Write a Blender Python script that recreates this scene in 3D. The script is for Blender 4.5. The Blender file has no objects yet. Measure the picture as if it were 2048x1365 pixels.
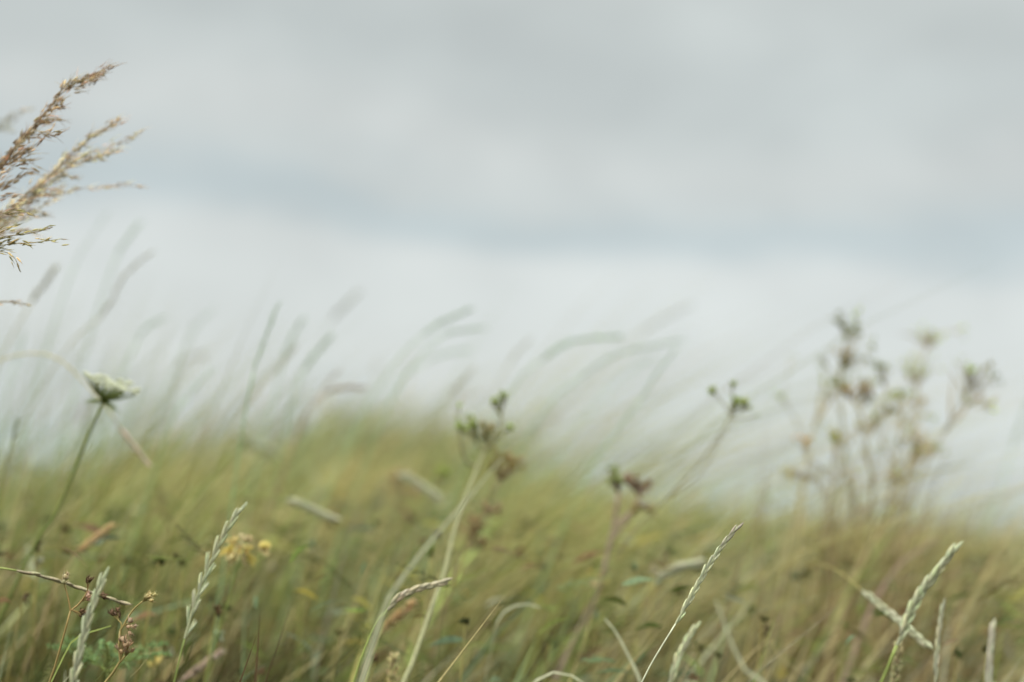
import bpy, math, random
import numpy as np
from mathutils import Vector, Matrix

SC = bpy.context.scene
COL = SC.collection
RNG = np.random.default_rng(11)
random.seed(11)

# ------------------------------------------------------------------ camera
FOCAL, SENSOR = 50.0, 36.0
CAM = np.array([0.0, 0.0, 0.62])
PITCH, ROLL = math.radians(4.85), math.radians(4.2)
F = np.array([0, math.cos(PITCH), math.sin(PITCH)])
U0 = np.array([0, -math.sin(PITCH), math.cos(PITCH)])
X0 = np.array([1.0, 0, 0])
R = math.cos(ROLL) * X0 + math.sin(ROLL) * U0
U = -math.sin(ROLL) * X0 + math.cos(ROLL) * U0
cd = bpy.data.cameras.new('camera')
cd.lens, cd.sensor_width = FOCAL, SENSOR
cd.clip_start, cd.clip_end = 0.02, 20000
cd.dof.use_dof = True
cd.dof.focus_distance = 1.05
cd.dof.aperture_fstop = 2.2
cam = bpy.data.objects.new('camera', cd)
COL.objects.link(cam)
cam.matrix_world = Matrix(((R[0], U[0], -F[0], CAM[0]), (R[1], U[1], -F[1], CAM[1]), (R[2], U[2], -F[2], CAM[2]), (0, 0, 0, 1)))
SC.camera = cam


def P(px, py, d):
    """point of the place seen at photo pixel (px, py), d metres ahead"""
    s = SENSOR / FOCAL / 2048.0 * d
    return CAM + d * F + (px - 1024) * s * R - (py - 682.5) * s * U


# ------------------------------------------------------------------ sky, sun, exposure
SUN_EL, SUN_AZ = math.radians(52), math.radians(-150)      # azimuth from +Y, clockwise
w = bpy.data.worlds.new('World')
SC.world = w
w.use_nodes = True
nt = w.node_tree
nt.nodes.clear()
N, L = nt.nodes.new, nt.links.new
out = N('ShaderNodeOutputWorld')
sky = N('ShaderNodeTexSky')
sky.sky_type = 'NISHITA'
sky.sun_disc = False
sky.sun_elevation, sky.sun_rotation = SUN_EL, SUN_AZ
bg_sky = N('ShaderNodeBackground')
bg_sky.inputs['Strength'].default_value = 0.07
L(sky.outputs[0], bg_sky.inputs['Color'])
tc = N('ShaderNodeTexCoord')
sep = N('ShaderNodeSeparateXYZ')
L(tc.outputs['Generated'], sep.inputs[0])


def M(op, a, b=None, c=None):
    n = N('ShaderNodeMath')
    n.operation = op
    for i, v in enumerate((a, b, c)):
        if v is None:
            continue
        if isinstance(v, (int, float)):
            n.inputs[i].default_value = v
        else:
            L(v, n.inputs[i])
    return n.outputs[0]


def noise(scale, detail, rough, sx, sy, sz, off=0.0):
    mp = N('ShaderNodeMapping')
    mp.inputs['Scale'].default_value = (sx, sy, sz)
    mp.inputs['Location'].default_value = (off, off * 0.7, off * 0.3)
    L(tc.outputs['Generated'], mp.inputs[0])
    n = N('ShaderNodeTexNoise')
    n.inputs['Scale'].default_value = scale
    n.inputs['Detail'].default_value = detail
    n.inputs['Roughness'].default_value = rough
    L(mp.outputs[0], n.inputs['Vector'])
    return n.outputs[0]


el = M('ARCSINE', sep.outputs['Z'])                           # elevation in radians
wob = M('SUBTRACT', noise(1.0, 4, 0.55, 3.2, 3.2, 9.0, 3.1), 0.5)
el2 = M('ADD', el, M('MULTIPLY', wob, 0.12))                  # wavy cloud decks
ramp = N('ShaderNodeValToRGB')
cr = ramp.color_ramp
cr.interpolation = 'EASE'
stops = [(0.0, (.61, .675, .675)), (.05, (.665, .718, .712)), (.10, (.68, .713, .694)), (.25, (.685, .718, .698)), (.302, (.545, .612, .617)),
         (.318, (.55, .612, .613)), (.352, (.605, .645, .628)), (.39, (.635, .666, .643)), (.50, (.575, .617, .598)), (.60, (.59, .63, .608)), (1.0, (.63, .66, .64))]
stops = [(p_, tuple(v * .458 for v in c_)) for p_, c_ in stops]
cr.elements[0].position, cr.elements[0].color = stops[0][0], (*stops[0][1], 1)
cr.elements[1].position, cr.elements[1].color = stops[-1][0], (*stops[-1][1], 1)
for p_, c_ in stops[1:-1]:
    e = cr.elements.new(p_)
    e.color = (*c_, 1)
L(M('DIVIDE', el2, 0.55), ramp.inputs['Fac'])
lump = M('SUBTRACT', noise(1.0, 3, 0.5, 6.0, 6.0, 9.5, 5.2), 0.5)
bright = M('ADD', 1.0, M('MULTIPLY', lump, 0.54))
zen = N('ShaderNodeMapRange')                                  # an overcast sky is brightest overhead
zen.interpolation_type = 'SMOOTHSTEP'
L(el, zen.inputs['Value'])
zen.inputs['From Min'].default_value, zen.inputs['From Max'].default_value = math.radians(24), math.radians(75)
zen.inputs['To Min'].default_value, zen.inputs['To Max'].default_value = 1.0, 5.6
bg_cloud = N('ShaderNodeBackground')
L(ramp.outputs['Color'], bg_cloud.inputs['Color'])
L(M('MULTIPLY', bright, zen.outputs[0]), bg_cloud.inputs['Strength'])
mix = N('ShaderNodeMixShader')
mix.inputs[0].default_value = 0.93
L(bg_sky.outputs[0], mix.inputs[1])
L(bg_cloud.outputs[0], mix.inputs[2])
L(mix.outputs[0], out.inputs['Surface'])

sd = bpy.data.lights.new('sun', 'SUN')
sd.energy = 1.5
sd.angle = math.radians(14)
sd.color = (1.0, 0.95, 0.86)
sun = bpy.data.objects.new('sun', sd)
COL.objects.link(sun)
sdir = Vector((math.sin(SUN_AZ) * math.cos(SUN_EL), math.cos(SUN_AZ) * math.cos(SUN_EL), math.sin(SUN_EL)))
sun.rotation_euler = sdir.to_track_quat('Z', 'Y').to_euler()

vs = SC.view_settings
SC.display_settings.display_device = 'sRGB'
vs.view_transform, vs.look, vs.gamma, vs.exposure = 'Standard', 'None', 1.0, 1.1
vs.use_curve_mapping = False
cy = SC.cycles
cy.use_denoising = True
cy.max_bounces, cy.diffuse_bounces, cy.transmission_bounces, cy.glossy_bounces = 8, 5, 5, 2
cy.caustics_reflective = cy.caustics_refractive = False


# ------------------------------------------------------------------ materials
def plant_mat(name, rough=0.6, transl=0.35, streak=0.25, scale=260.0, spec=0.25, blue=1.0):
    """colour comes from each blade's or seed's own 'tint'; fine streaks break it up"""
    m = bpy.data.materials.new(name)
    m.use_nodes = True
    t = m.node_tree
    t.nodes.clear()
    n, l = t.nodes.new, t.links.new
    at = n('ShaderNodeAttribute')
    at.attribute_name = 'tint'
    tex = n('ShaderNodeTexCoord')
    mp = n('ShaderNodeMapping')
    mp.inputs['Scale'].default_value = (1, 1, 0.12)
    l(tex.outputs['Object'], mp.inputs[0])
    ns = n('ShaderNodeTexNoise')
    ns.inputs['Scale'].default_value = scale
    ns.inputs['Detail'].default_value = 3
    l(mp.outputs[0], ns.inputs['Vector'])
    mr = n('ShaderNodeMapRange')
    mr.inputs['From Min'].default_value, mr.inputs['From Max'].default_value = 0.3, 0.7
    mr.inputs['To Min'].default_value, mr.inputs['To Max'].default_value = 1 - streak, 1 + streak
    l(ns.outputs[0], mr.inputs['Value'])
    mx = n('ShaderNodeVectorMath')
    mx.operation = 'SCALE'
    l(at.outputs['Color'], mx.inputs[0])
    l(mr.outputs[0], mx.inputs['Scale'])
    b = n('ShaderNodeBsdfPrincipled')
    b.inputs['Roughness'].default_value = rough
    b.inputs['Specular IOR Level'].default_value = spec
    l(mx.outputs[0], b.inputs['Base Color'])
    tr = n('ShaderNodeBsdfTranslucent')
    l(mx.outputs[0], tr.inputs['Color'])
    ms = n('ShaderNodeMixShader')
    ms.inputs[0].default_value = transl
    l(b.outputs[0], ms.inputs[1])
    l(tr.outputs[0], ms.inputs[2])
    o = n('ShaderNodeOutputMaterial')
    l(ms.outputs[0], o.inputs['Surface'])
    return m


LEAF = plant_mat('leaf_blade', 0.55, 0.45, 0.22, 300, 0.15)
STEM = plant_mat('plant_stem', 0.55, 0.12, 0.22, 420, 0.2)
SEED = plant_mat('seed_husk', 0.7, 0.42, 0.22, 900, 0.2)
PETAL = plant_mat('flower_petal', 0.7, 0.35, 0.08, 700, 0.2)


def soil_mat():
    m = bpy.data.materials.new('mossy_soil')
    m.use_nodes = True
    t = m.node_tree
    b = t.nodes['Principled BSDF']
    ns = t.nodes.new('ShaderNodeTexNoise')
    ns.inputs['Scale'].default_value = 9
    ns.inputs['Detail'].default_value = 8
    cr_ = t.nodes.new('ShaderNodeValToRGB')
    cr_.color_ramp.elements[0].position, cr_.color_ramp.elements[0].color = .35, (.05, .055, .02, 1)
    cr_.color_ramp.elements[1].position, cr_.color_ramp.elements[1].color = .65, (.12, .10, .05, 1)
    tx = t.nodes.new('ShaderNodeTexCoord')
    t.links.new(tx.outputs['Object'], ns.inputs['Vector'])
    t.links.new(ns.outputs[0], cr_.inputs[0])
    t.links.new(cr_.outputs[0], b.inputs['Base Color'])
    b.inputs['Roughness'].default_value = 0.95
    bp = t.nodes.new('ShaderNodeBump')
    bp.inputs['Strength'].default_value = .6
    t.links.new(ns.outputs[0], bp.inputs['Height'])
    t.links.new(bp.outputs[0], b.inputs['Normal'])
    return m


def sea_mat():
    m = bpy.data.materials.new('sea_water')
    m.use_nodes = True
    t = m.node_tree
    b = t.nodes['Principled BSDF']
    tx = t.nodes.new('ShaderNodeTexCoord')
    mp = t.nodes.new('ShaderNodeMapping')
    mp.inputs['Scale'].default_value = (.01, .04, 1)
    ns = t.nodes.new('ShaderNodeTexNoise')
    ns.inputs['Scale'].default_value = 3
    ns.inputs['Detail'].default_value = 6
    cr_ = t.nodes.new('ShaderNodeValToRGB')
    cr_.color_ramp.elements[0].position, cr_.color_ramp.elements[0].color = .3, (.19, .225, .225, 1)
    cr_.color_ramp.elements[1].position, cr_.color_ramp.elements[1].color = .7, (.23, .27, .268, 1)
    t.links.new(tx.outputs['Object'], mp.inputs[0])
    t.links.new(mp.outputs[0], ns.inputs['Vector'])
    t.links.new(ns.outputs[0], cr_.inputs[0])
    t.links.new(cr_.outputs[0], b.inputs['Base Color'])
    b.inputs['Roughness'].default_value = .55
    b.inputs['Specular IOR Level'].default_value = .25
    return m


# ------------------------------------------------------------------ mesh helpers
def norm(v):
    return v / (np.linalg.norm(v) + 1e-12)


def build(name, V, Fc, C, mat, parent=None, origin=None, smooth=True):
    """V (n,3), Fc list of (m,k) index arrays, C (n,3) tints -> ONE mesh object"""
    V = np.asarray(V, np.float64)
    if origin is not None:
        V = V - origin
    me = bpy.data.meshes.new(name)
    me.vertices.add(len(V))
    me.vertices.foreach_set('co', V.astype(np.float32).ravel())
    loops = np.concatenate([f.ravel() for f in Fc]).astype(np.int32)
    tot = np.concatenate([np.full(len(f), f.shape[1], np.int32) for f in Fc])
    st = np.concatenate([[0], np.cumsum(tot)[:-1]]).astype(np.int32)
    me.loops.add(len(loops))
    me.loops.foreach_set('vertex_index', loops)
    me.polygons.add(len(tot))
    me.polygons.foreach_set('loop_start', st)
    me.polygons.foreach_set('loop_total', tot)
    me.polygons.foreach_set('use_smooth', np.full(len(tot), smooth))
    if C is not None:
        at = me.color_attributes.new('tint', 'FLOAT_COLOR', 'POINT')
        c4 = np.ones((len(V), 4), np.float32)
        c4[:, :3] = np.clip(C, 0.005, 1)
        at.data.foreach_set('color', c4.ravel())
    me.materials.append(mat)
    me.update()
    me.validate()
    o = bpy.data.objects.new(name, me)
    COL.objects.link(o)
    if parent is not None:
        o.parent = parent
    return o


class MB:
    def __init__(s):
        s.V, s.Q, s.T, s.C, s.n = [], [], [], [], 0

    def add(s, V, C, Q=None, T=None):
        V = np.asarray(V, float)
        C = np.asarray(C, float)
        if C.ndim == 1:
            C = np.tile(C, (len(V), 1))
        if Q is not None and len(Q):
            s.Q.append(np.asarray(Q) + s.n)
        if T is not None and len(T):
            s.T.append(np.asarray(T) + s.n)
        s.V.append(V)
        s.C.append(C)
        s.n += len(V)

    def build(s, name, mat, parent=None, origin=None):
        Fc = []
        if s.Q:
            Fc.append(np.concatenate(s.Q))
        if s.T:
            Fc.append(np.concatenate(s.T))
        return build(name, np.concatenate(s.V), Fc, np.concatenate(s.C), mat, parent, origin)

    def tube(s, pts, r0, r1, col, sides=6, col2=None):
        pts = np.asarray(pts, float)
        n = len(pts)
        tg = np.gradient(pts, axis=0)
        tg /= np.linalg.norm(tg, axis=1, keepdims=True) + 1e-12
        ref = np.array([0.0, 1, 0])
        if abs(tg[0] @ ref) > .9:
            ref = np.array([1.0, 0, 0])
        a = np.cross(tg, ref)
        a /= np.linalg.norm(a, axis=1, keepdims=True) + 1e-12
        b = np.cross(tg, a)
        th = np.linspace(0, 2 * np.pi, sides, endpoint=False)
        rr = np.linspace(r0, r1, n)[:, None, None]
        V = pts[:, None] + rr * (np.cos(th)[None, :, None] * a[:, None] + np.sin(th)[None, :, None] * b[:, None])
        q = []
        for i in range(n - 1):
            for j in range(sides):
                k = (j + 1) % sides
                q.append((i * sides + j, i * sides + k, (i + 1) * sides + k, (i + 1) * sides + j))
        T = [((n - 1) * sides, (n - 1) * sides + j, (n - 1) * sides + j + 1) for j in range(1, sides - 1)]
        col = np.asarray(col, float)
        if col2 is not None:
            f = np.linspace(0, 1, n)[:, None]
            col = np.repeat(col[None] * (1 - f) + np.asarray(col2)[None] * f, sides, axis=0)
        s.add(V.reshape(-1, 3), col, q, T)

    def spindle(s, base, tip, wdt, col, sides=5, prof=((.0, .15), (.22, .85), (.5, 1.0), (.8, .55)), flat=1.0, fdir=None):
        """a seed / husk / bud: pointed closed body"""
        base, tip = np.asarray(base, float), np.asarray(tip, float)
        t = norm(tip - base)
        ref = fdir if fdir is not None else (np.array([0, 1.0, 0]) if abs(t[1]) < .9 else np.array([1.0, 0, 0]))
        a = norm(np.cross(t, ref))
        b = np.cross(t, a)
        th = np.linspace(0, 2 * np.pi, sides, endpoint=False)
        V = []
        for f, r in prof:
            c = base + (tip - base) * f
            V.append(c + wdt / 2 * r * (np.cos(th)[:, None] * a + flat * np.sin(th)[:, None] * b))
        V.append(tip[None])
        m = len(prof)
        q, T = [], []
        for i in range(m - 1):
            for j in range(sides):
                k = (j + 1) % sides
                q.append((i * sides + j, i * sides + k, (i + 1) * sides + k, (i + 1) * sides + j))
        for j in range(sides):
            T.append(((m - 1) * sides + j, (m - 1) * sides + (j + 1) % sides, m * sides))
        for j in range(1, sides - 1):
            T.append((0, j + 1, j))
        s.add(np.concatenate(V), col, q, T)

    def ribbon(s, pts, wd, col, col2=None, wdir=None, fold=.25, taper=(.75, 1.0, .05)):
        """a grass blade with a shallow keel"""
        pts = np.asarray(pts, float)
        n = len(pts)
        tg = np.gradient(pts, axis=0)
        tg /= np.linalg.norm(tg, axis=1, keepdims=True) + 1e-12
        ref = wdir if wdir is not None else np.array([.2, 1.0, .1])
        a = ref[None] - (tg @ ref)[:, None] * tg
        a /= np.linalg.norm(a, axis=1, keepdims=True) + 1e-12
        b = np.cross(tg, a)
        f = np.linspace(0, 1, n)
        ww = wd / 2 * np.interp(f, (0, .35, 1), taper)[:, None]
        V = np.stack([pts - a * ww + b * ww * fold, pts, pts + a * ww + b * ww * fold], 1).reshape(-1, 3)
        q = []
        for i in range(n - 1):
            for j in range(2):
                q.append((i * 3 + j, i * 3 + j + 1, i * 3 + j + 4, i * 3 + j + 3))
        col = np.asarray(col, float)
        if col2 is not None:
            ff = f[:, None]
            col = np.repeat(col[None] * (1 - ff) + np.asarray(col2)[None] * ff, 3, axis=0)
        s.add(V, col, q)


def spline(pts, n):
    """Catmull-Rom through pts, n samples, even spacing"""
    p = np.asarray(pts, float)
    if len(p) == 2:
        return p[0] + (p[1] - p[0]) * np.linspace(0, 1, n)[:, None]
    e = np.concatenate([[2 * p[0] - p[1]], p, [2 * p[-1] - p[-2]]])
    o = []
    for i in range(len(p) - 1):
        a, b, c, d = e[i:i + 4]
        t = np.linspace(0, 1, 16, endpoint=False)[:, None]
        o.append(.5 * (2 * b + (c - a) * t + (2 * a - 5 * b + 4 * c - d) * t ** 2 + (3 * b - a - 3 * c + d) * t ** 3))
    o = np.concatenate(o + [p[-1:]])
    s_ = np.concatenate([[0], np.cumsum(np.linalg.norm(np.diff(o, axis=0), axis=1))])
    u = np.linspace(0, s_[-1], n)
    return np.stack([np.interp(u, s_, o[:, k]) for k in range(3)], 1)


def length(p):
    return np.linalg.norm(np.diff(p, axis=0), axis=1).sum()


def jit(c, a=.15):
    c = np.asarray(c, float)
    return np.clip(c * (1 + RNG.uniform(-a, a)) * (1 + RNG.uniform(-a * .35, a * .35, 3)), .005, 1)


def rot_about(v, ax, ang):
    ax = norm(ax)
    return v * math.cos(ang) + np.cross(ax, v) * math.sin(ang) + ax * (ax @ v) * (1 - math.cos(ang))


# ------------------------------------------------------------------ the ground and the sea
def ground_z(x, y):
    x, y = np.asarray(x, float), np.asarray(y, float)
    z = .050 + .085 * np.clip((y - 1.3) / 2.5, 0, 1)
    z = z + .022 * np.sin(2.1 * x + .9 * y + .4) * np.sin(1.3 * y - 1.7 * x) + .012 * np.sin(5.3 * x + 1.1) * np.sin(4.7 * y)
    z = z + .205 * np.exp(-(((x + .50) / .70) ** 4) - ((y - 3.6) / .8) ** 2)          # grassy mound
    z = z - .11 * np.exp(-(((x + 1.50) / .34) ** 2) - ((y - 3.8) / 1.3) ** 2)            # dip beside it
    z = z + .06 * np.exp(-(((x - 1.02) / .20) ** 2) - ((y - 3.6) / .7) ** 2) - .07 * np.exp(-(((x - 1.34) / .10) ** 2) - ((y - 3.9) / 1.4) ** 2) + .04 * np.exp(-(((x - 1.62) / .2) ** 2) - ((y - 3.6) / .7) ** 2)
    far = np.clip(y - 5.0, 0, None)
    z = z - 7.4 * (1 - np.exp(-(far / 22.0) ** 1.6))                                    # the dune falls to the shore
    side = np.clip(np.abs(x) - 26, 0, None)
    return z - 7.0 * (1 - np.exp(-(side / 20.0) ** 2)) * np.clip(1 - 0 * y, 0, 1)


def axis_samples(lo, hi, dense_lo, dense_hi, nd, nf):
    a = np.linspace(dense_lo, dense_hi, nd)
    l_ = dense_lo - np.geomspace(.3, dense_lo - lo, nf)[::-1]
    r_ = dense_hi + np.geomspace(.3, hi - dense_hi, nf)
    return np.concatenate([l_, a, r_])


gx, gy = axis_samples(-120, 120, -5, 5, 90, 22), axis_samples(-90, 130, -2, 8, 90, 22)
GX, GY = np.meshgrid(gx, gy)
GV = np.stack([GX, GY, ground_z(GX, GY)], -1).reshape(-1, 3)
nx, ny = len(gx), len(gy)
ii, jj = np.meshgrid(np.arange(ny - 1), np.arange(nx - 1), indexing='ij')
q0 = (ii * nx + jj).ravel()
gobj = build('ground', GV, [np.stack([q0, q0 + 1, q0 + nx + 1, q0 + nx], 1)], None, soil_mat())
gobj['kind'] = 'structure'
S_ = 9000.0
sea = build('sea', [(-S_, -S_, -6.2), (S_, -S_, -6.2), (S_, S_, -6.2), (-S_, S_, -6.2)], [np.array([[0, 1, 2, 3]])], None, sea_mat())
sea['kind'] = 'structure'

# ------------------------------------------------------------------ the meadow itself (nobody could count it)
GREEN = np.array([.165, .200, .058])
BLUEGREEN = np.array([.14, .19, .105])
OLIVE = np.array([.27, .245, .085])
STRAW = np.array([.50, .42, .215])
PALE = np.array([.46, .47, .32])
RUST = np.array([.21, .135, .07])
PINK = np.array([.40, .29, .23])


def scatter(n, y0, y1, spread=.9, power=1.0):
    y = y0 + (y1 - y0) * RNG.random(n) ** power
    hw = .37 * y + spread
    x = RNG.uniform(-1, 1, n) * hw
    return x, y


def clump(x, y, s=0.0):
    return np.sin(3.1 * x + 1.3 * np.sin(2.3 * y + s) + s) * np.sin(2.7 * y + 1.1 * np.sin(3.7 * x + s)) * .5 + .5


def blades(x, y, h, wd, col, lean, ldir, seg=5, kink=None):
    """vectorised ribbons: returns V, Q, C"""
    n = len(x)
    t = np.linspace(0, 1, seg + 1)
    z = ground_z(x, y)
    dx, dy = np.cos(ldir), np.sin(ldir)
    bend = lean[:, None] * (0.25 * t + .75 * t ** 2)[None]
    up = h[:, None] * (t[None] - .32 * np.abs(lean)[:, None] * t[None] ** 2.4)
    hor = h[:, None] * bend
    Pt = np.stack([x[:, None] + dx[:, None] * hor, y[:, None] + dy[:, None] * hor, z[:, None] + up], -1)
    wa = RNG.uniform(0, np.pi, n)
    wv = np.stack([np.cos(wa), np.sin(wa), np.zeros(n)], -1)
    prof = np.interp(t, (0, .3, .75, 1), (.7, 1, .7, .04))
    off = wv[:, None] * (wd[:, None] * prof[None] / 2)[..., None]
    V = np.stack([Pt - off, Pt + off], 2).reshape(-1, 3)
    per = 2 * (seg + 1)
    b = (np.arange(n) * per)[:, None]
    k = np.arange(seg) * 2
    Q = np.stack([b + k, b + k + 1, b + k + 3, b + k + 2], -1).reshape(-1, 4)
    C = np.repeat(col, per, axis=0)
    return V, Q, C, Pt


def tints(n, x, y, table, s):
    """each blade takes one of the given blade colours, clump by clump"""
    cols = np.array([c for c, _ in table])
    wts = np.array([w_ for _, w_ in table], float)
    cl = clump(x, y, s)
    u = np.clip(.5 * RNG.random(n) + .5 * (.5 * cl + .5 * clump(2.7 * x, 2.7 * y, s + 3)), 0, .9999)
    cum = np.cumsum(wts / wts.sum())
    c = cols[np.searchsorted(cum, u).clip(0, len(cols) - 1)]
    return c * RNG.uniform(.75, 1.3, (n, 1)) * RNG.uniform(.93, 1.07, (n, 3))


def tussocks(n, m, y0, y1, spread, pw, rad, tuft_tints):
    """blades grow in tufts: position, tuft height factor and tuft colour for each blade"""
    cx, cy_ = scatter(m, y0, y1, spread, pw)
    k = RNG.integers(0, m, n)
    r_ = rad * RNG.uniform(.6, 1.5, m)[k]
    x = cx[k] + RNG.normal(0, 1, n) * r_
    y = cy_[k] + RNG.normal(0, 1, n) * r_
    cols = np.array([c for c, _ in tuft_tints])
    wts = np.array([w_ for _, w_ in tuft_tints], float)
    sp = RNG.choice(len(cols), m, p=wts / wts.sum())
    return x, y, RNG.uniform(.72, 1.12, m)[k], cols[sp][k], np.exp(RNG.normal(0, .22, m))[k]


def thin_near(x, y):
    """keep the spot where the photographer crouches clear"""
    return (x ** 2 + (y) ** 2) > .75 ** 2


def make_stuff(name, label, parts, mat):
    mb = MB()
    for V, Q, C in parts:
        mb.add(V, C, Q)
    o = mb.build(name, mat)
    o['kind'] = 'stuff'
    o['label'] = label
    o['category'] = 'grass'
    return o


parts = []
# fine tall meadow blades
NEAR_TAB = ((GREEN * .26, 34), (OLIVE * .26, 24), (BLUEGREEN * .5, 9), (RUST * .5, 15), (GREEN * 1.2, 6), (STRAW, 6), (OLIVE * 1.1, 4))  # darkened tints: shade deep in the near grass is put into the colour
FAR_TAB = ((GREEN * 1.05, 34), (OLIVE * 1.25, 24), (BLUEGREEN * 1.6, 12), (STRAW * 1.25, 28), (PINK, 4))  # raised tints stand in for skylight caught by the farther blades
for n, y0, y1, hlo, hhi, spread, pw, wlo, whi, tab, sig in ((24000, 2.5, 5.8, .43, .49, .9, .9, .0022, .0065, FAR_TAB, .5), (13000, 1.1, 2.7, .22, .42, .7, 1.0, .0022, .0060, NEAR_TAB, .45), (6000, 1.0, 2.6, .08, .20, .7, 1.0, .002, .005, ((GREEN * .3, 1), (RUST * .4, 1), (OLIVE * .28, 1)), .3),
                                                 (5000, .80, 1.35, .15, .33, .5, 1.0, .0012, .0034, NEAR_TAB, .40), (6000, -1.5, .9, .15, .34, 1.6, 1.0, .0016, .0036, NEAR_TAB, .3),
                                                 (500, 2.3, 4.6, .55, .72, .3, 1.0, .0014, .0024, FAR_TAB, .2), (560, 1.2, 2.4, .34, .55, .3, 1.0, .0018, .0038, ((GREEN * 1.9, 30), (PALE * 1.25, 25), (STRAW * 1.2, 30), (BLUEGREEN * 2, 15)), .25), (300, 1.5, 2.6, .42, .64, .25, 1.0, .0035, .0075, ((PALE, 30), (STRAW * .95, 30), (GREEN * 1.9, 25), (BLUEGREEN * 1.8, 15)), .25), (340, 1.2, 2.2, .26, .48, .25, 1.0, .0045, .0085, ((PALE * 1.3, 30), (STRAW * 1.2, 28), (BLUEGREEN * 2, 27), (PINK * 1.2, 15)), .25)):
    tuft = n > 9000
    if tuft:
        far_ = y0 > 2.4
        x, y, hf, tc, tb = tussocks(n, 230 if far_ else 150, y0, y1, spread, pw, .085 if far_ else .05, tab)
        if far_:
            hf = .94 + .14 * (hf - .72) / .4
    else:
        x, y = scatter(n, y0, y1, spread, pw)
        hf = tb = np.ones(n)
        tc = np.zeros((n, 3))
    k = thin_near(x, y)
    x, y, hf, tc, tb = x[k], y[k], hf[k], tc[k], tb[k]
    n = len(x)
    h = RNG.uniform(hlo, hhi, n) * hf
    wd = RNG.uniform(wlo, whi, n)
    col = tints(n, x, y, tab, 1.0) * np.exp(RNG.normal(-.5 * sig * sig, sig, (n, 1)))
    if tuft:
        own = RNG.random(n) < .72
        col[own] = tc[own] * np.exp(RNG.normal(0, .25, (own.sum(), 1)))
        col *= tb[:, None]
    dark = (np.exp(-((x + .50) / .34) ** 2) * (y < 2.2) * (wlo < .003)) > RNG.random(n) * .95          # blades on this side tinted darker, shade put into their colour
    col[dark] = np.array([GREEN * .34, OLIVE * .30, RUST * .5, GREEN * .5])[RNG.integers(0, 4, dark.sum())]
    brown = (np.exp(-((x - .66) / .30) ** 2) * (y < 2.3) * (wlo < .003)) > RNG.random(n) * 1.1  # browner growth, its tint also lowered to stand for corner shade
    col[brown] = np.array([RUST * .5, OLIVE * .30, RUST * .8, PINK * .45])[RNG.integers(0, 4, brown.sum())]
    lean = np.clip(RNG.normal(.58 if y0 > 2.2 else .42, .20, n), -.1, 1.1)
    ldir = RNG.normal(0.0, .45, n)
    if wlo >= .005:
        lean, ldir = RNG.uniform(.5, 1.6, n), RNG.uniform(-1.2, 4.2, n)
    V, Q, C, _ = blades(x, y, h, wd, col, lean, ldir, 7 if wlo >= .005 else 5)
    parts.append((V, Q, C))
# taller sparse stalks that stand out against the sky
for n, px0, px1, d0, d1, h0, h1, ln, tab in ((300, -150, 420, 1.7, 3.0, .66, .92, .45, ((OLIVE, 1), (GREEN * 1.3, 1), (PINK * .8, .6))),
                                             (300, 760, 1240, 1.8, 3.2, .78, 1.12, .85, ((GREEN * 1.4, 1), (OLIVE * 1.2, 1))),
                                             (150, 1180, 1750, 1.7, 3.0, .84, 1.12, 1.0, ((STRAW, 1), (OLIVE * 1.3, 1), (PINK, .5))),
                                             (240, 1560, 1930, 1.7, 2.2, .56, .74, .25, ((OLIVE * .6, 1), (RUST * .9, 1), (STRAW, .6), (GREEN * .5, .6))), (70, 1850, 2200, 1.7, 3.0, .70, .90, .7, ((OLIVE, 1), (STRAW, 1))),
                                             (200, 640, 1000, 2.6, 4.0, .50, .74, .8, ((OLIVE * 1.3, 1), (STRAW, 1), (GREEN * 1.2, 1)))):
    y = RNG.uniform(d0, d1, n)
    x = (RNG.uniform(px0, px1, n) - 1024) * SENSOR / FOCAL / 2048 * y - .18 * ln
    V, Q, C, _ = blades(x, y, RNG.uniform(h0, h1, n) * .93, RNG.uniform(.0016, .0036, n), tints(n, x, y, tab, 6.0), np.clip(RNG.normal(ln, .18, n), 0, 1.3), RNG.normal(0, .3, n), 7)
    parts.append((V, Q, C))
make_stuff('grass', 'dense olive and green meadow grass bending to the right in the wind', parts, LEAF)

# dry straw stalks with thin seed heads among the blades
parts = []
x, y = scatter(1200, 1.6, 5.6, .8, .6)
n = len(x)
h = RNG.uniform(.34, .56, n)
col = tints(n, x, y, ((STRAW, 60), (PALE * .8, 15), (PINK, 15), (RUST * 1.4, 10)), 4.0)
lean = np.clip(RNG.normal(.5, .2, n), -.1, 1.0)
ldir = RNG.normal(0, .5, n)
V, Q, C, Pt = blades(x, y, h, RNG.uniform(.001, .0018, n), col, lean, ldir, 6)
parts.append((V, Q, C))
mb = MB()
for i in np.nonzero(RNG.random(n) < .55)[0]:
    a, b = Pt[i, -2], Pt[i, -1]
    d_ = norm(b - a)
    c = jit(col[i], .2)
    ln = RNG.uniform(.03, .07)
    mb.spindle(b - d_ * .01, b + d_ * ln, RNG.uniform(.003, .006), c, 4)
    for q_ in range(4):
        s0 = b + d_ * ln * (.1 + .2 * q_)
        sd_ = norm(d_ + RNG.normal(0, .35, 3))
        mb.spindle(s0, s0 + sd_ * .012, .0022, jit(c, .2), 3)
V2, C2 = np.concatenate(mb.V), np.concatenate(mb.C)
Q2 = np.concatenate(mb.Q)
mbd = MB()
mbd.add(V, C, Q)
mbd.add(V2, C2, Q2, np.concatenate(mb.T))
o = mbd.build('dry_grass', SEED)
o['kind'] = 'stuff'
o['label'] = 'thin dry straw coloured stalks and seed heads mixed through the meadow grass'
o['category'] = 'grass'


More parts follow.
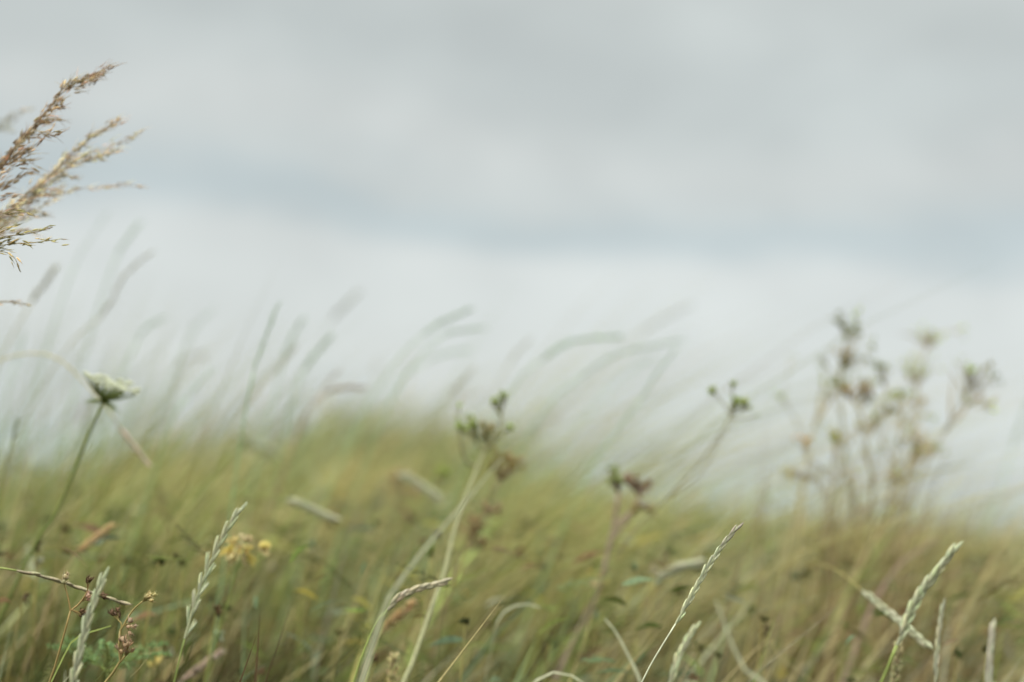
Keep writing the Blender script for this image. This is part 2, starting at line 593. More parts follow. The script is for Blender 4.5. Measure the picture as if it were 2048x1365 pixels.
# low herb leaves under the stalks
def herb_leaves(n, y0, y1):
    mb_ = MB()
    x, y = scatter(n, y0, y1, .6)
    z = ground_z(x, y)
    for i in range(n):
        if x[i] ** 2 + y[i] ** 2 < .7 ** 2:
            continue
        hgt = RNG.uniform(.22, .46)
        c = jit([GREEN * .6, BLUEGREEN * 1.4, OLIVE * .55, RUST * .9, GREEN * 1.5, PALE, np.array([.45, .40, .10])][RNG.choice(7, p=[.32, .10, .22, .15, .11, .05, .05])], .3)
        a0 = RNG.uniform(0, 6.28)
        d_ = np.array([math.cos(a0), math.sin(a0), RNG.uniform(-.2, .9)])
        if y[i] < 1.25:
            hgt *= .75
        p0 = np.array([x[i], y[i], z[i] + hgt])
        kind = RNG.random()
        if kind < .45:                                                   # lance leaf
            ln = RNG.uniform(.015, .045)
            pts = spline([p0, p0 + d_ * ln * .5, p0 + d_ * ln + np.array([0, 0, -.2 * ln])], 5)
            mb_.ribbon(pts, ln * RNG.uniform(.14, .3), c, wdir=norm(RNG.normal(0, 1, 3)), taper=(.15, 1.0, .05))
        elif kind < .75:                                                  # feathery leaf
            ln = RNG.uniform(.04, .08)
            d_ = norm(d_)
            sdv = norm(np.cross(d_, [.1, .2, 1]))
            upv = np.cross(sdv, d_)
            for q in range(9):
                f = .1 + .1 * q
                b = p0 + d_ * ln * f
                for s_ in (-1, 1):
                    e_ = norm(d_ * .7 + s_ * sdv + upv * RNG.uniform(-.5, .5))
                    mb_.ribbon(spline([b, b + e_ * ln * .28 * (1.15 - f)], 3), .0016, jit(c, .15), wdir=upv)
            mb_.ribbon(spline([p0, p0 + d_ * ln], 3), .0016, c)
        else:                                                             # withered flower head
            for q in range(7):
                e_ = norm(RNG.normal(0, 1, 3) + np.array([.2, 0, .7]))
                mb_.spindle(p0, p0 + e_ * RNG.uniform(.004, .009), .0032, jit(c * .8, .25), 4)
            b0 = np.array([x[i] - .03, y[i], z[i]])
            mb_.tube(spline([b0, (b0 + p0) / 2 + RNG.normal(0, .01, 3), p0], 5), .0010, .0007, jit(OLIVE, .2), 4)
    return mb_


o = herb_leaves(5200, .85, 2.6).build('undergrowth', LEAF)
o['kind'] = 'stuff'
o['label'] = 'low herb leaves and withered flower heads tangled under the grass stalks'
o['category'] = 'undergrowth'


# ------------------------------------------------------------------ things: empties with parts
def thing(name, label, cat, base, group=None):
    o_ = bpy.data.objects.new(name, None)
    o_.empty_display_size = .02
    COL.objects.link(o_)
    o_.location = base
    o_['label'] = label
    o_['category'] = cat
    if group:
        o_['group'] = group
    return o_


def to_ground(p0, p1, lean=.55):
    """root point under p0 for a stalk that leaves p0 towards p1"""
    d_ = norm(p1 - p0)
    drop = max(.05, p0[2] - float(ground_z(p0[0], p0[1])))
    hx = np.clip(d_[0] / max(d_[2], .35), -1.2, 1.2) * lean * drop
    b = np.array([p0[0] - hx, p0[1] + .04 * drop, 0])
    b[2] = float(ground_z(b[0], b[1])) - .01
    return b


def path3(pts):
    """[(px, py, d)...] to world points, rooted in the ground"""
    w_ = [P(*p) for p in pts]
    b = to_ground(w_[0], w_[1])
    mid = b * .45 + w_[0] * .55
    mid = mid + (norm(w_[1] - w_[0]) * -0.12 * np.linalg.norm(w_[0] - b)) * np.array([.3, .3, 0])
    return [b, mid] + w_, b


def couch_ear(mb, ax, n, sl, sw, spread, col, tw=.2, tip_col=None, lemmas=3, first_gap=True):
    """flat ear of alternating overlapping spikelets"""
    L_ = length(ax)
    side = norm(np.cross(ax[-1] - ax[0], F))
    side = rot_about(side, ax[-1] - ax[0], tw)
    mb.tube(ax, .0009, .0006, jit(col * .8, .1), 5)
    for k in range(n):
        f = k / (n - 1)
        f = f if not first_gap else (0 if k == 0 else .09 + .91 * (k - 1) / (n - 2))
        f *= .93
        i = f * (len(ax) - 1)
        i0 = min(int(i), len(ax) - 2)
        b = ax[i0] + (ax[i0 + 1] - ax[i0]) * (i - i0)
        t = norm(ax[i0 + 1] - ax[i0])
        s_ = side * (1 if k % 2 else -1)
        c = col if tip_col is None else col * (1 - f ** 3) + tip_col * f ** 3
        size = sl * (1.0 - .28 * max(0, f - .55)) * RNG.uniform(.86, 1.1)
        spr = spread * RNG.uniform(.7, 1.2)
        nrm = np.cross(t, s_)
        for m_ in range(lemmas):
            ang = spr * (.5 + .75 * m_ / max(1, lemmas - 1)) * (1 - .35 * f)
            e_ = norm(t * math.cos(ang) + s_ * math.sin(ang) + nrm * RNG.uniform(-.05, .05))
            st = b + t * size * .16 * m_ * .6 + s_ * sw * .12
            ln = size * (.98 - .13 * m_)
            mb.spindle(st, st + e_ * ln, sw * RNG.uniform(.5, .6), jit(c * (1 + .12 * (m_ - 1)), .14), 6,
                       prof=((.0, .2), (.15, .8), (.4, 1.0), (.7, .7), (.9, .28)), flat=.7)


def spike_ear(mb, ax, wd, n, col, rough=1.0, awn=0):
    """soft cylindrical ear set round with small husks"""
    core = spline(ax, 8)
    L_ = length(ax)
    prof = np.array([.3, .7, 1, .95, .8, .6, .35, .08])
    for k in range(n):
        f = (k + RNG.random()) / n
        i = f * (len(core) - 1)
        i0 = min(int(i), len(core) - 2)
        b = core[i0] + (core[i0 + 1] - core[i0]) * (i - i0)
        t = norm(core[i0 + 1] - core[i0])
        r = wd / 2 * np.interp(f, np.linspace(0, 1, 8), prof)
        o_ = norm(np.cross(t, norm(RNG.normal(0, 1, 3))))
        st = b + o_ * r * .25
        e_ = norm(t * 1.0 + o_ * .55 * rough)
        ln = wd * RNG.uniform(.8, 1.25)
        c = jit(col, .2)
        mb.spindle(st, st + e_ * ln, wd * .34, c, 4)
        if awn and RNG.random() < .6:
            mb.tube(np.array([st + e_ * ln * .8, st + e_ * (ln + awn)]), .00016, .00008, c, 3)
    pr = .5 * wd * .62
    mb.tube(core, pr * .5, pr * .35, jit(col * .85, .08), 6)


GRP_EAR = 'blurred grass ears standing against the sky'


def grass_stalk(name, label, pts, ear_from, kind='spike', col=PALE, stem_col=None, wd=.006, n=60, group=None, stem_r=.0009,
                leaf=None, cat='grass stalk', **kw):
    """pts run up the stalk; the ear begins at index ear_from"""
    path, base = path3(pts)
    full = spline(path, 60)
    ear_base = P(*pts[ear_from])
    i = int(np.argmin(np.linalg.norm(full - ear_base, axis=1)))
    t = thing(name, label, cat, base, group)
    m1 = MB()
    sc = stem_col if stem_col is not None else np.asarray(col) * .75
    m1.tube(full[:i + 1], stem_r * 1.25, stem_r * .8, jit(sc, .08), 6)
    m1.build('stem', STEM, t, base)
    m2 = MB()
    ax = spline(full[i:], 24)
    if kind == 'couch':
        couch_ear(m2, ax, n, col=np.asarray(col), **kw)
    else:
        spike_ear(m2, ax, wd, n, np.asarray(col), **kw)
    m2.build('ear', SEED, t, base)
    if leaf:
        f0, dirx, ln, lw = leaf
        b = full[int(f0 * i)]
        tg = norm(full[min(59, int(f0 * i) + 1)] - b)
        pl = spline([b, b + tg * ln * .45 + np.array([dirx * ln * .18, 0, 0]), b + tg * ln * .7 + np.array([dirx * ln * .75, 0, 0])], 9)
        m3 = MB()
        m3.ribbon(pl, lw, jit(GREEN * 1.25, .12), jit(OLIVE * 1.3, .1))
        m3.build('leaf', LEAF, t, base)
    return t


def grass_blade(name, label, pts, wd, col, col2=None, cat='grass blade', group=None, wdir=None, rooted=True):
    if rooted:
        path, base = path3(pts)
    else:
        path = [P(*p) for p in pts]
        base = path[0]
    full = spline(path, 40)
    m = MB()
    m.ribbon(full, wd, np.asarray(col), col2, wdir=wdir if wdir is not None else np.array([.35, .25, .9]), taper=(.8, 1.0, .12))
    o_ = m.build(name, LEAF, None, base)
    o_.location = base
    o_['label'] = label
    o_['category'] = cat
    if group:
        o_['group'] = group
    return o_


# ---- ears near the focus
EARC = np.array([.68, .71, .49])
grass_stalk('grass_stalk', 'sharply focused pale green ear of couch grass with neat overlapping spikelets', [(1262, 1440, 1.05), (1290, 1352, 1.05), (1357, 1238, 1.05), (1402, 1158, 1.05), (1440, 1098, 1.05), (1475, 1054, 1.05)], 2, 'couch', EARC * 1.05, stem_col=EARC * .95, n=17, sl=.0135, sw=.0036, spread=.26, tip_col=np.array([.42, .36, .31]), stem_r=.0007, lemmas=4, group='ears of couch grass')
grass_stalk('grass_stalk', 'slender couch grass ear in front of the yellow flower', [(335, 1430, .98), (352, 1350, .98), (372, 1268, .98), (402, 1170, .98), (440, 1085, .98), (480, 1017, .98)], 2, 'couch', EARC, stem_col=GREEN * 1.6, n=15, sl=.0165, sw=.0036, spread=.30, stem_r=.0007, group='ears of couch grass')
grass_stalk('grass_stalk', 'plump whitish green ear crossing a long pale drooping ear', [(1745, 1440, .94), (1770, 1350, .94), (1796, 1285, .94), (1832, 1205, .94), (1872, 1148, .94), (1908, 1098, .94)], 2, 'couch', EARC * 1.0, stem_col=GREEN * 1.8, n=15, sl=.0165, sw=.0058, spread=.33, stem_r=.0011, lemmas=4, group='ears of couch grass', tw=.5)
grass_stalk('grass_stalk', 'long silvery ear between the two withered bud stems', [(128, 1450, .96), (138, 1400, .96), (146, 1365, .96), (163, 1290, .96), (182, 1222, .96), (206, 1152, .96)], 1, 'couch', EARC * .95, n=15, sl=.0175, sw=.0045, spread=.2, group='ears of couch grass')
grass_stalk('grass_stalk', 'nodding pale ear bent flat across the withered buds', [(-260, 1300, 1.10), (-140, 1165, 1.10), (-40, 1136, 1.10), (40, 1143, 1.10), (120, 1163, 1.10), (190, 1188, 1.10), (252, 1208, 1.10)], 3, 'couch', np.array([.50, .45, .30]), stem_col=GREEN * 1.7, n=14, sl=.015, sw=.0040, spread=.16, tw=.9, group='ears of couch grass')
grass_stalk('grass_stalk', 'small pale ear with rough outline right below the focused ear', [(1325, 1440, .93), (1342, 1362, .93), (1352, 1325, .93), (1368, 1292, .93), (1388, 1258, .93)], 1, 'couch', EARC * 1.15, n=11, sl=.012, sw=.0038, spread=.2, group='ears of couch grass')
grass_stalk('grass_stalk', 'upright narrow pale ear just behind the plump ear', [(1866, 1440, .93), (1871, 1360, .93), (1875, 1290, .93), (1885, 1214, .93)], 1, 'couch', np.array([.64, .64, .46]), n=13, sl=.012, sw=.0034, spread=.12, group='ears of couch grass')
grass_stalk('grass_stalk', 'blunt whitish ear rising alone in the bottom corner', [(1970, 1460, .90), (1975, 1390, .90), (1978, 1330, .90), (1984, 1262, .90)], 1, 'couch', np.array([.70, .69, .55]), n=11, sl=.014, sw=.0042, spread=.13, group='ears of couch grass')
grass_blade('grass_strand', 'needle thin pale grass tip beside the sharp ear', [(1272, 1410, 1.04), (1286, 1358, 1.04), (1297, 1325, 1.04), (1306, 1301, 1.04)], .0016, PALE * .9, PINK * 1.2)
grass_stalk('grass_stalk', 'tan flowering spike leaning over dark stems', [(100, 1200, 1.38), (140, 1125, 1.38), (150, 1108, 1.38), (185, 1082, 1.38), (222, 1053, 1.38)], 2, 'spike', np.array([.70, .54, .30]), wd=.0065, n=110)
grass_stalk('grass_stalk', 'pinkish fuzzy spike low beside the slender ear stem', [(300, 1440, 1.30), (350, 1378, 1.30), (370, 1358, 1.30), (405, 1332, 1.30), (440, 1305, 1.30)], 2, 'spike', np.array([.58, .46, .36]), wd=.0062, n=110)
grass_stalk('grass_stalk', 'orange brown knobbly spike under the pale tan bent ear', [(720, 1380, 1.32), (752, 1280, 1.32), (763, 1262, 1.32), (795, 1233, 1.32), (826, 1205, 1.32)], 2, 'spike', np.array([.56, .42, .22]), wd=.0068, n=80, rough=1.4)
grass_stalk('grass_stalk', 'short yellowish catkin like spike at the bottom edge', [(778, 1450, 1.22), (783, 1400, 1.22), (786, 1350, 1.22), (787, 1318, 1.22)], 1, 'spike', np.array([.62, .56, .30]), wd=.0075, n=70, rough=1.3)
grass_stalk('grass_stalk', 'small yellow green spike behind the plump ear stem', [(1780, 1430, 1.2), (1786, 1380, 1.2), (1792, 1345, 1.2), (1797, 1292, 1.2)], 1, 'spike', np.array([.50, .46, .26]), wd=.0062, n=80, rough=1.3)

# ---- pale bent blades in the thick of it
PB = 'pale bent grass blades'
PE = 'nodding pale ears among the stalks'
grass_blade('grass_strand', 'broad pale blade slanting behind the tall bud stem', [(745, 1290, .84), (790, 1180, .84), (860, 1085, .84), (930, 1005, .84), (1005, 915, .84)], .0068, 1.0 * PALE, 1.05 * PALE, group=PB, wdir=np.array([.7, 0, -.6]))
grass_stalk('grass_stalk', 'pale tan bent ear reaching to the thick stem', [(690, 1430, 1.14), (735, 1285, 1.14), (775, 1218, 1.14), (820, 1185, 1.14), (885, 1166, 1.14)], 2, 'couch', np.array([.60, .54, .39]), stem_col=GREEN * 2, n=12, sl=.014, sw=.0062, spread=.14, stem_r=.001, group=PE)
grass_stalk('grass_stalk', 'arched cream ear alone above the focused ear stem', [(1270, 1290, 1.45), (1285, 1200, 1.45), (1310, 1165, 1.45), (1350, 1140, 1.45), (1395, 1128, 1.45)], 2, 'couch', PALE * 1.2, stem_col=OLIVE * 1.5, n=12, sl=.017, sw=.0125, spread=.12, stem_r=.001, group=PE)
grass_blade('grass_strand', 'pale stem sloping down right of the focused ear', [(1560, 1420, .83), (1490, 1340, .83), (1455, 1265, .83), (1432, 1200, .83)], .0085, 1.3 * PALE * .75, 1.3 * PALE * .85, group=PB, wdir=np.array([.95, .3, .2]))
grass_stalk('grass_stalk', 'pale drooping ear crossed by the plump one', [(1470, 1300, 1.75), (1540, 1165, 1.65), (1600, 1128, 1.5), (1665, 1137, 1.38), (1725, 1182, 1.30), (1790, 1235, 1.25), (1855, 1293, 1.22)], 4, 'couch', PALE * 1.05, stem_col=OLIVE * 1.2, n=16, sl=.016, sw=.0085, spread=.10, stem_r=.0008, group=PE)
grass_blade('grass_strand', 'pink arched blade curling over at the bottom edge', [(1050, 1410, .93), (1072, 1362, .93), (1105, 1345, .93), (1140, 1350, .93), (1175, 1372, .93)], .0075, PINK * 1.25, PALE * 1.3, group=PB, wdir=np.array([.1, .3, .95]))
grass_blade('grass_strand', 'cream blade tip pointing down between the mid stems', [(1290, 1400, 1.25), (1258, 1315, 1.25), (1232, 1265, 1.25), (1210, 1238, 1.25)], .010, 1.3 * PALE * .9, PALE * 1.3, group=PB, wdir=np.array([.9, .3, .3]))
grass_stalk('grass_stalk', 'faint nodding ear on a thin arch above the slender ear', [(380, 1120, 1.55), (440, 1000, 1.55), (500, 988, 1.55), (570, 998, 1.55), (665, 1037, 1.55)], 3, 'couch', PALE * 1.2, stem_col=GREEN * 1.8, n=12, sl=.017, sw=.0095, spread=.12, stem_r=.0008, group=PE)
grass_stalk('grass_stalk', 'short washed out ear tip hanging near the crest of the mound', [(400, 960, 2.2), (440, 890, 2.2), (470, 877, 2.2), (505, 890, 2.2), (545, 906, 2.2)], 2, 'couch', PALE * 1.05, stem_col=OLIVE * 1.3, n=11, sl=.024, sw=.015, spread=.12, stem_r=.0008, group=PE)
grass_stalk('grass_stalk', 'pale hanging ear left of the brown bud heads', [(700, 1020, 1.75), (750, 950, 1.75), (790, 945, 1.75), (830, 965, 1.75), (872, 993, 1.75)], 2, 'couch', PALE * 1.25, stem_col=OLIVE * 1.5, n=11, sl=.018, sw=.012, spread=.14, stem_r=.0009, group=PE)
grass_blade('grass_strand', 'grey green blade end curving low behind the slender ear', [(225, 1310, 1.45), (250, 1240, 1.45), (300, 1225, 1.45), (350, 1212, 1.45), (400, 1196, 1.45)], .012, BLUEGREEN * 1.5, BLUEGREEN * 1.7, group=PB, wdir=np.array([.1, .2, .95]))
grass_blade('grass_strand', 'fresh green blade lying behind the silvery ear', [(120, 1330, 1.08), (160, 1272, 1.08), (190, 1262, 1.08), (222, 1252, 1.08)], .009, GREEN * 1.6, GREEN * 1.9, group=PB, wdir=np.array([.1, .3, .95]))
grass_blade('grass_strand', 'yellow straight blade rising at the bottom between pink spike and buds', [(240, 1400, 1.02), (270, 1350, 1.02), (296, 1315, 1.02), (315, 1288, 1.02)], .0022, np.array([.38, .32, .07]), STRAW, group=PB)
grass_blade('grass_strand', 'long yellow straw blade in the bottom corner under the focused ear', [(1440, 1420, .86), (1480, 1372, .86), (1520, 1335, .86), (1560, 1300, .86)], .006, np.array([.42, .36, .14]), STRAW, group=PB, wdir=np.array([.6, .2, -.6]))
grass_blade('grass_strand', 'fading straw blade leaning in below the plump ear', [(1480, 1330, .88), (1540, 1310, .88), (1580, 1330, .88), (1640, 1375, .88)], .003, STRAW, STRAW * .9, group=PB)
grass_blade('grass_strand', 'grey green curved blade arching beside the dark hollow', [(985, 1290, 1.3), (1000, 1235, 1.3), (1022, 1215, 1.3), (1050, 1208, 1.3), (1080, 1215, 1.3)], .010, BLUEGREEN * 1.9, 1.3 * PALE * .8, group=PB, wdir=np.array([.1, .3, .95]))


grass_blade('grass_strand', 'straight yellow green stem, tallest of two side by side left of the thick pale stalk', [(690, 1420, 1.32), (735, 1255, 1.36), (772, 1130, 1.42), (815, 1010, 1.5)], .0065, OLIVE * 1.8, OLIVE * 1.6, group='yellow green stems')
grass_blade('grass_strand', 'shorter yellow green stem close against the thick pale stalk', [(715, 1420, 1.2), (755, 1280, 1.24), (780, 1190, 1.28), (805, 1085, 1.34)], .0065, OLIVE * 1.9, GREEN * 1.9, group='yellow green stems')
grass_blade('grass_strand', 'olive stem slanting between the dusty pink stem and the arched cream ear', [(1120, 1420, 1.3), (1165, 1290, 1.34), (1200, 1180, 1.4), (1260, 1050, 1.5)], .007, OLIVE * 1.9, STRAW, group='yellow green stems')
grass_blade('grass_strand', 'broad dull pink blade behind the tip of the plump ear', [(1690, 1360, 1.55), (1745, 1215, 1.6), (1800, 1130, 1.62), (1872, 1078, 1.65)], .015, PINK * 1.1, PINK * 1.3, group=PB, wdir=np.array([.5, .3, -.8]))
grass_blade('grass_strand', 'thick straw stem leaning at the foot of the bare umbels', [(1640, 1380, 1.7), (1700, 1180, 1.75), (1750, 1080, 1.8), (1815, 965, 1.85)], .012, STRAW * 1.2, STRAW * 1.3, group=PB, wdir=np.array([.9, .3, -.3]))
grass_blade('grass_strand', 'upright straw stem left of the bare umbels', [(1560, 1360, 1.8), (1585, 1180, 1.85), (1600, 1050, 1.9), (1615, 900, 1.95)], .012, STRAW * 1.1, STRAW * 1.2, group=PB, wdir=np.array([.9, .3, -.3]))
grass_blade('grass_strand', 'thin pale stalk lying nearly flat across the bare umbels', [(1480, 1010, 1.62), (1600, 925, 1.62), (1720, 870, 1.62), (1850, 843, 1.62)], .0028, OLIVE * 1.4, PALE, group=PB)

# ---- reed-like panicles reaching in from the side
def panicle(name, label, axis, brs, col, d, n_sp, sl, awn, group=None, stem_col=None, dens=1.0, r=.0009):
    path, base = path3([(*a, d) for a in axis])
    full = spline(path, 70)
    t = thing(name, label, 'grass panicle', base, group)
    m = MB()
    m.tube(full, r * 1.4, r * .35, jit(stem_col if stem_col is not None else np.asarray(col) * .7, .05), 6)
    m.build('stem', STEM, t, base)
    mp_ = MB()

    def cluster(p, dirv, k, size):
        for _ in range(k):
            e_ = norm(dirv + RNG.normal(0, .22, 3))
            st = p + RNG.normal(0, size * .24, 3)
            ln = size * RNG.uniform(.75, 1.2)
            c = jit(col, .25) * RNG.choice([.7, 1.0, 1.45], p=[.3, .4, .3])
            mp_.spindle(st, st + e_ * ln, ln * RNG.uniform(.15, .25), c, 5, flat=.7)
            if RNG.random() < .8:
                g = norm(e_ + RNG.normal(0, .22, 3))
                mp_.tube(np.array([st + e_ * ln * .85, st + e_ * ln + g * awn * RNG.uniform(.5, 1.2)]), .00022, .00007, c * 1.05, 3)

    for pts, dens_b in brs:
        q = [P(a, b, d + dd) for a, b, dd in pts]
        bp = spline(q, 26)
        mp_.tube(bp, r * .45, r * .2, jit(np.asarray(col) * .8, .1), 4)
        nb = max(3, int(dens_b * dens))
        for k in range(nb):
            f = .10 + .9 * (k + RNG.random() * .5) / nb
            i = min(24, int(f * 25))
            dv = norm(bp[i + 1] - bp[i])
            cluster(bp[i] + RNG.normal(0, sl * .12, 3), dv, n_sp, sl)
    mp_.build('panicle', SEED, t, base)
    return t


BROWN = np.array([.50, .385, .25])
panicle('grass_panicle', 'dark brown reed panicle, the topmost and sharpest, with bristly seeds', [(-330, 760), (-120, 470), (0, 330), (60, 262), (120, 190), (170, 155), (218, 136)],
        [([(100, 215, 0), (125, 180, 0), (135, 165, .01)], 6), ([(120, 190, 0), (150, 168, .0), (185, 150, 0), (216, 135, 0)], 14), ([(128, 178, 0), (160, 172, 0), (185, 158, -.01), (212, 142, 0)], 12),
         ([(85, 232, 0), (105, 212, -.01), (128, 200, 0)], 8), ([(70, 248, 0), (100, 222, .01), (132, 215, 0)], 8), ([(40, 288, 0), (72, 252, 0), (100, 242, 0)], 9),
         ([(20, 305, 0), (50, 270, .01), (85, 247, 0)], 9), ([(-20, 352, 0), (25, 305, -.01), (60, 272, 0)], 12), ([(-60, 400, 0), (-10, 345, 0), (45, 290, .01)], 12),
         ([(-80, 420, 0), (-20, 350, 0), (15, 322, .0), (55, 298, 0)], 11), ([(0, 332, 0), (30, 312, 0), (58, 308, 0)], 6), ([(-60, 420, 0), (-10, 380, 0), (20, 365, 0)], 8),
         ([(20, 330, 0), (60, 300, .02), (95, 270, .03), (130, 258, .03)], 8), ([(-30, 372, 0), (20, 338, .02), (50, 325, .02)], 8), ([(-40, 400, 0), (10, 372, 0), (50, 352, 0), (78, 346, 0)], 8), ([(-40, 425, 0), (0, 398, .01), (42, 388, .02)], 7), ([(10, 322, 0), (45, 318, 0), (72, 332, 0)], 5), ([(-40, 445, 0), (5, 425, 0), (34, 414, 0)], 7), ([(70, 252, 0), (100, 240, -.01), (122, 242, -.01)], 5), ([(50, 275, 0), (80, 268, .01), (100, 275, .01)], 5)],
        BROWN, .97, 3, .0062, .0080, 'tall reed panicles blown from the side', stem_col=np.array([.26, .17, .11]), r=.0008, dens=.85)
panicle('grass_panicle', 'loose straw coloured panicle under the dark brown one', [(-330, 830), (-140, 590), (0, 442), (60, 382), (130, 325), (190, 270), (242, 238)],
        [([(40, 402, 0), (75, 372, 0), (118, 335, .02)], 9), ([(110, 340, 0), (170, 285, 0), (243, 239, 0)], 15), ([(90, 355, 0), (150, 320, .02), (205, 300, .03), (285, 266, .03)], 10),
         ([(70, 372, 0), (130, 335, 0), (185, 320, .01), (240, 296, .0)], 10), ([(60, 382, 0), (115, 352, .0), (160, 358, .02)], 5), ([(30, 410, 0), (90, 372, .0), (130, 350, 0)], 9),
         ([(-30, 470, 0), (30, 420, 0), (85, 380, 0)], 10), ([(-60, 500, 0), (10, 445, 0), (60, 405, 0)], 10), ([(-60, 490, 0), (0, 455, 0), (40, 440, 0), (75, 428, .01)], 8),
         ([(-70, 500, 0), (40, 440, .04), (130, 385, .05), (190, 375, .05), (290, 372, .05)], 13), ([(20, 420, 0), (60, 400, 0), (120, 378, 0)], 7), ([(-40, 480, 0), (10, 430, 0), (30, 400, .01)], 7), ([(-60, 500, 0), (0, 470, 0), (40, 462, .01), (72, 470, .02)], 7), ([(0, 445, 0), (50, 424, 0), (92, 426, .01)], 6), ([(60, 385, 0), (95, 390, 0), (122, 378, .01)], 5), ([(120, 330, 0), (165, 318, 0), (200, 312, 0)], 6)],
        np.array([.66, .56, .39]), 1.2, 3, .0058, .008, 'tall reed panicles blown from the side', stem_col=np.array([.36, .24, .15]), dens=1.5)
panicle('grass_panicle', 'lowest nodding panicle with green drooping tips', [(-380, 860), (-200, 640), (-90, 525), (-10, 478), (60, 468), (105, 455)],
        [([(-60, 505, 0), (10, 490, 0), (70, 485, 0), (125, 478, 0)], 12), ([(-30, 488, 0), (40, 468, 0), (75, 462, 0), (105, 452, 0)], 7), ([(-60, 505, 0), (-10, 502, 0), (25, 512, 0), (42, 545, 0)], 5),
         ([(-60, 505, 0), (0, 495, 0), (30, 480, 0)], 8), ([(-80, 515, 0), (-20, 470, 0), (35, 448, 0)], 8), ([(-80, 515, 0), (-10, 440, 0), (50, 425, 0), (70, 432, 0)], 8)],
        np.array([.48, .42, .20]), 1.08, 2, .0055, .002, 'tall reed panicles blown from the side', stem_col=np.array([.25, .18, .1]), dens=1.6)
panicle('grass_panicle', 'washed out blurred panicle behind the dark brown one', [(-330, 700), (-160, 430), (-60, 290), (0, 250), (50, 225)],
        [([(-40, 275, 0), (20, 235, 0), (62, 215, 0)], 10), ([(-60, 290, 0), (0, 262, 0), (35, 240, 0)], 8), ([(-70, 300, 0), (-20, 262, 0), (30, 262, 0)], 8)],
        np.array([.52, .47, .33]), 1.4, 2, .006, .003, 'tall reed panicles blown from the side')
panicle('grass_panicle', 'pale single seed branch poking in beneath the panicles', [(-300, 900), (-150, 700), (-60, 625), (0, 604), (55, 610)],
        [([(-50, 620, 0), (5, 603, 0), (62, 609, 0)], 8)], np.array([.50, .42, .30]), 1.18, 2, .005, .002, 'tall reed panicles blown from the side')


# ---- umbels and bud heads
def bud(mb, p, dirv, size, col, sep=4, scol=None):
    dirv = norm(dirv)
    mb.spindle(p, p + dirv * size, size * .75, jit(col, .2), 7, prof=((.0, .35), (.2, .9), (.5, 1.0), (.8, .75), (.95, .4)))
    a = norm(np.cross(dirv, RNG.normal(0, 1, 3)))
    for k in range(sep):
        s_ = rot_about(a, dirv, k * 6.283 / sep + RNG.uniform(-.3, .3))
        b = p + dirv * size * .25 + s_ * size * .28
        mb.spindle(b, b + norm(dirv * 1.0 + s_ * RNG.uniform(.1, .6)) * size * RNG.uniform(.8, 1.3), size * .22, jit(scol if scol is not None else col * .9, .25), 4, flat=.4)


def bud_plant(name, label, stems, heads, d, stem_col, bud_col, cat='wildflower', group=None, rad=.0015, size=.006, leafs=()):
    """stems: list of pixel paths from low to high (the first is rooted); heads: list of (px, py, n_buds, spread_px, depth offset, fork px, py)"""
    path, base = path3([tuple(p) if len(p) == 3 else (*p, d) for p in stems[0]])
    t = thing(name, label, cat, base, group)
    m = MB()
    m.tube(spline(path, 40), rad * 1.25, rad * .75, jit(stem_col, .06), 7)
    m.build('stem', STEM, t, base)
    for st in stems[1:]:
        m = MB()
        m.tube(spline([P(*p, d) for p in st], 16), rad * .7, rad * .45, jit(stem_col, .1), 6)
        m.build('branch', STEM, t, base)
    for h in heads:
        hx, hy, nb, spx, dd, fx, fy = h[:7]
        bc = h[7] if len(h) > 7 else bud_col
        m = MB()
        f_ = P(fx, fy, d)
        c_ = P(hx, hy, d + dd)
        pxm = SENSOR / FOCAL / 2048 * d
        main = norm(c_ - f_ + np.array([0, 0, 1e-4]))
        nb = int(nb * 1.9)
        for k in range(nb):
            off = RNG.normal(0, 1, 3) * np.array([1, 1, .8])
            p = c_ + off * spx * pxm * .85
            m.tube(spline([f_, f_ * .45 + p * .55 + main * .3 * spx * pxm, p], 7), rad * .38, rad * .28, jit(stem_col, .12), 4)
            bud(m, p, main + RNG.normal(0, .45, 3) + np.array([0, 0, .4]), size * RNG.uniform(.38, .75), np.asarray(bc) * np.array([1.9, 1.9, 1.5]))
        m.build('seed_head', SEED, t, base)
    if group:                                                             # ragged side twigs and withered leaves
        for k in range(17):
            st = stems[RNG.integers(len(stems))] if k > 3 else stems[0]
            q = spline([P(*p[:2], d) for p in st], 20)
            b = q[RNG.integers(3, 19)]
            e_ = norm(np.array([RNG.normal(.25, .6), RNG.normal(0, .4), RNG.uniform(.2, 1)]))
            ln = RNG.uniform(.02, .06)
            m = MB()
            tw = spline([b, b + e_ * ln * .5 + np.array([0, 0, .1 * ln]), b + e_ * ln], 8)
            if RNG.random() < .45:
                m.ribbon(tw, RNG.uniform(.002, .005), jit(STRAW * .8, .3), wdir=norm(RNG.normal(0, 1, 3)), taper=(.3, 1, .1))
                m.build('leaf', LEAF, t, base)
            else:
                m.tube(tw, rad * .4, rad * .25, jit(stem_col, .15), 4)
                for u_ in range(RNG.integers(2, 6)):
                    e2 = norm(e_ + RNG.normal(0, .5, 3))
                    m.tube(np.array([tw[-2], tw[-1] + e2 * .008]), .0004, .0003, jit(stem_col, .1), 3)
                    bud(m, tw[-1] + e2 * .008, e2, size * RNG.uniform(.35, .6), np.asarray(bud_col) * 1.8)
                m.build('branch', STEM, t, base)
    for lf in leafs:
        m = MB()
        m.ribbon(spline([P(*p, d) for p in lf[0]], 10), lf[1], jit(lf[2], .1), wdir=np.array([.2, .3, .9]), taper=(.3, 1, .05))
        m.build('leaf', LEAF, t, base)
    return t


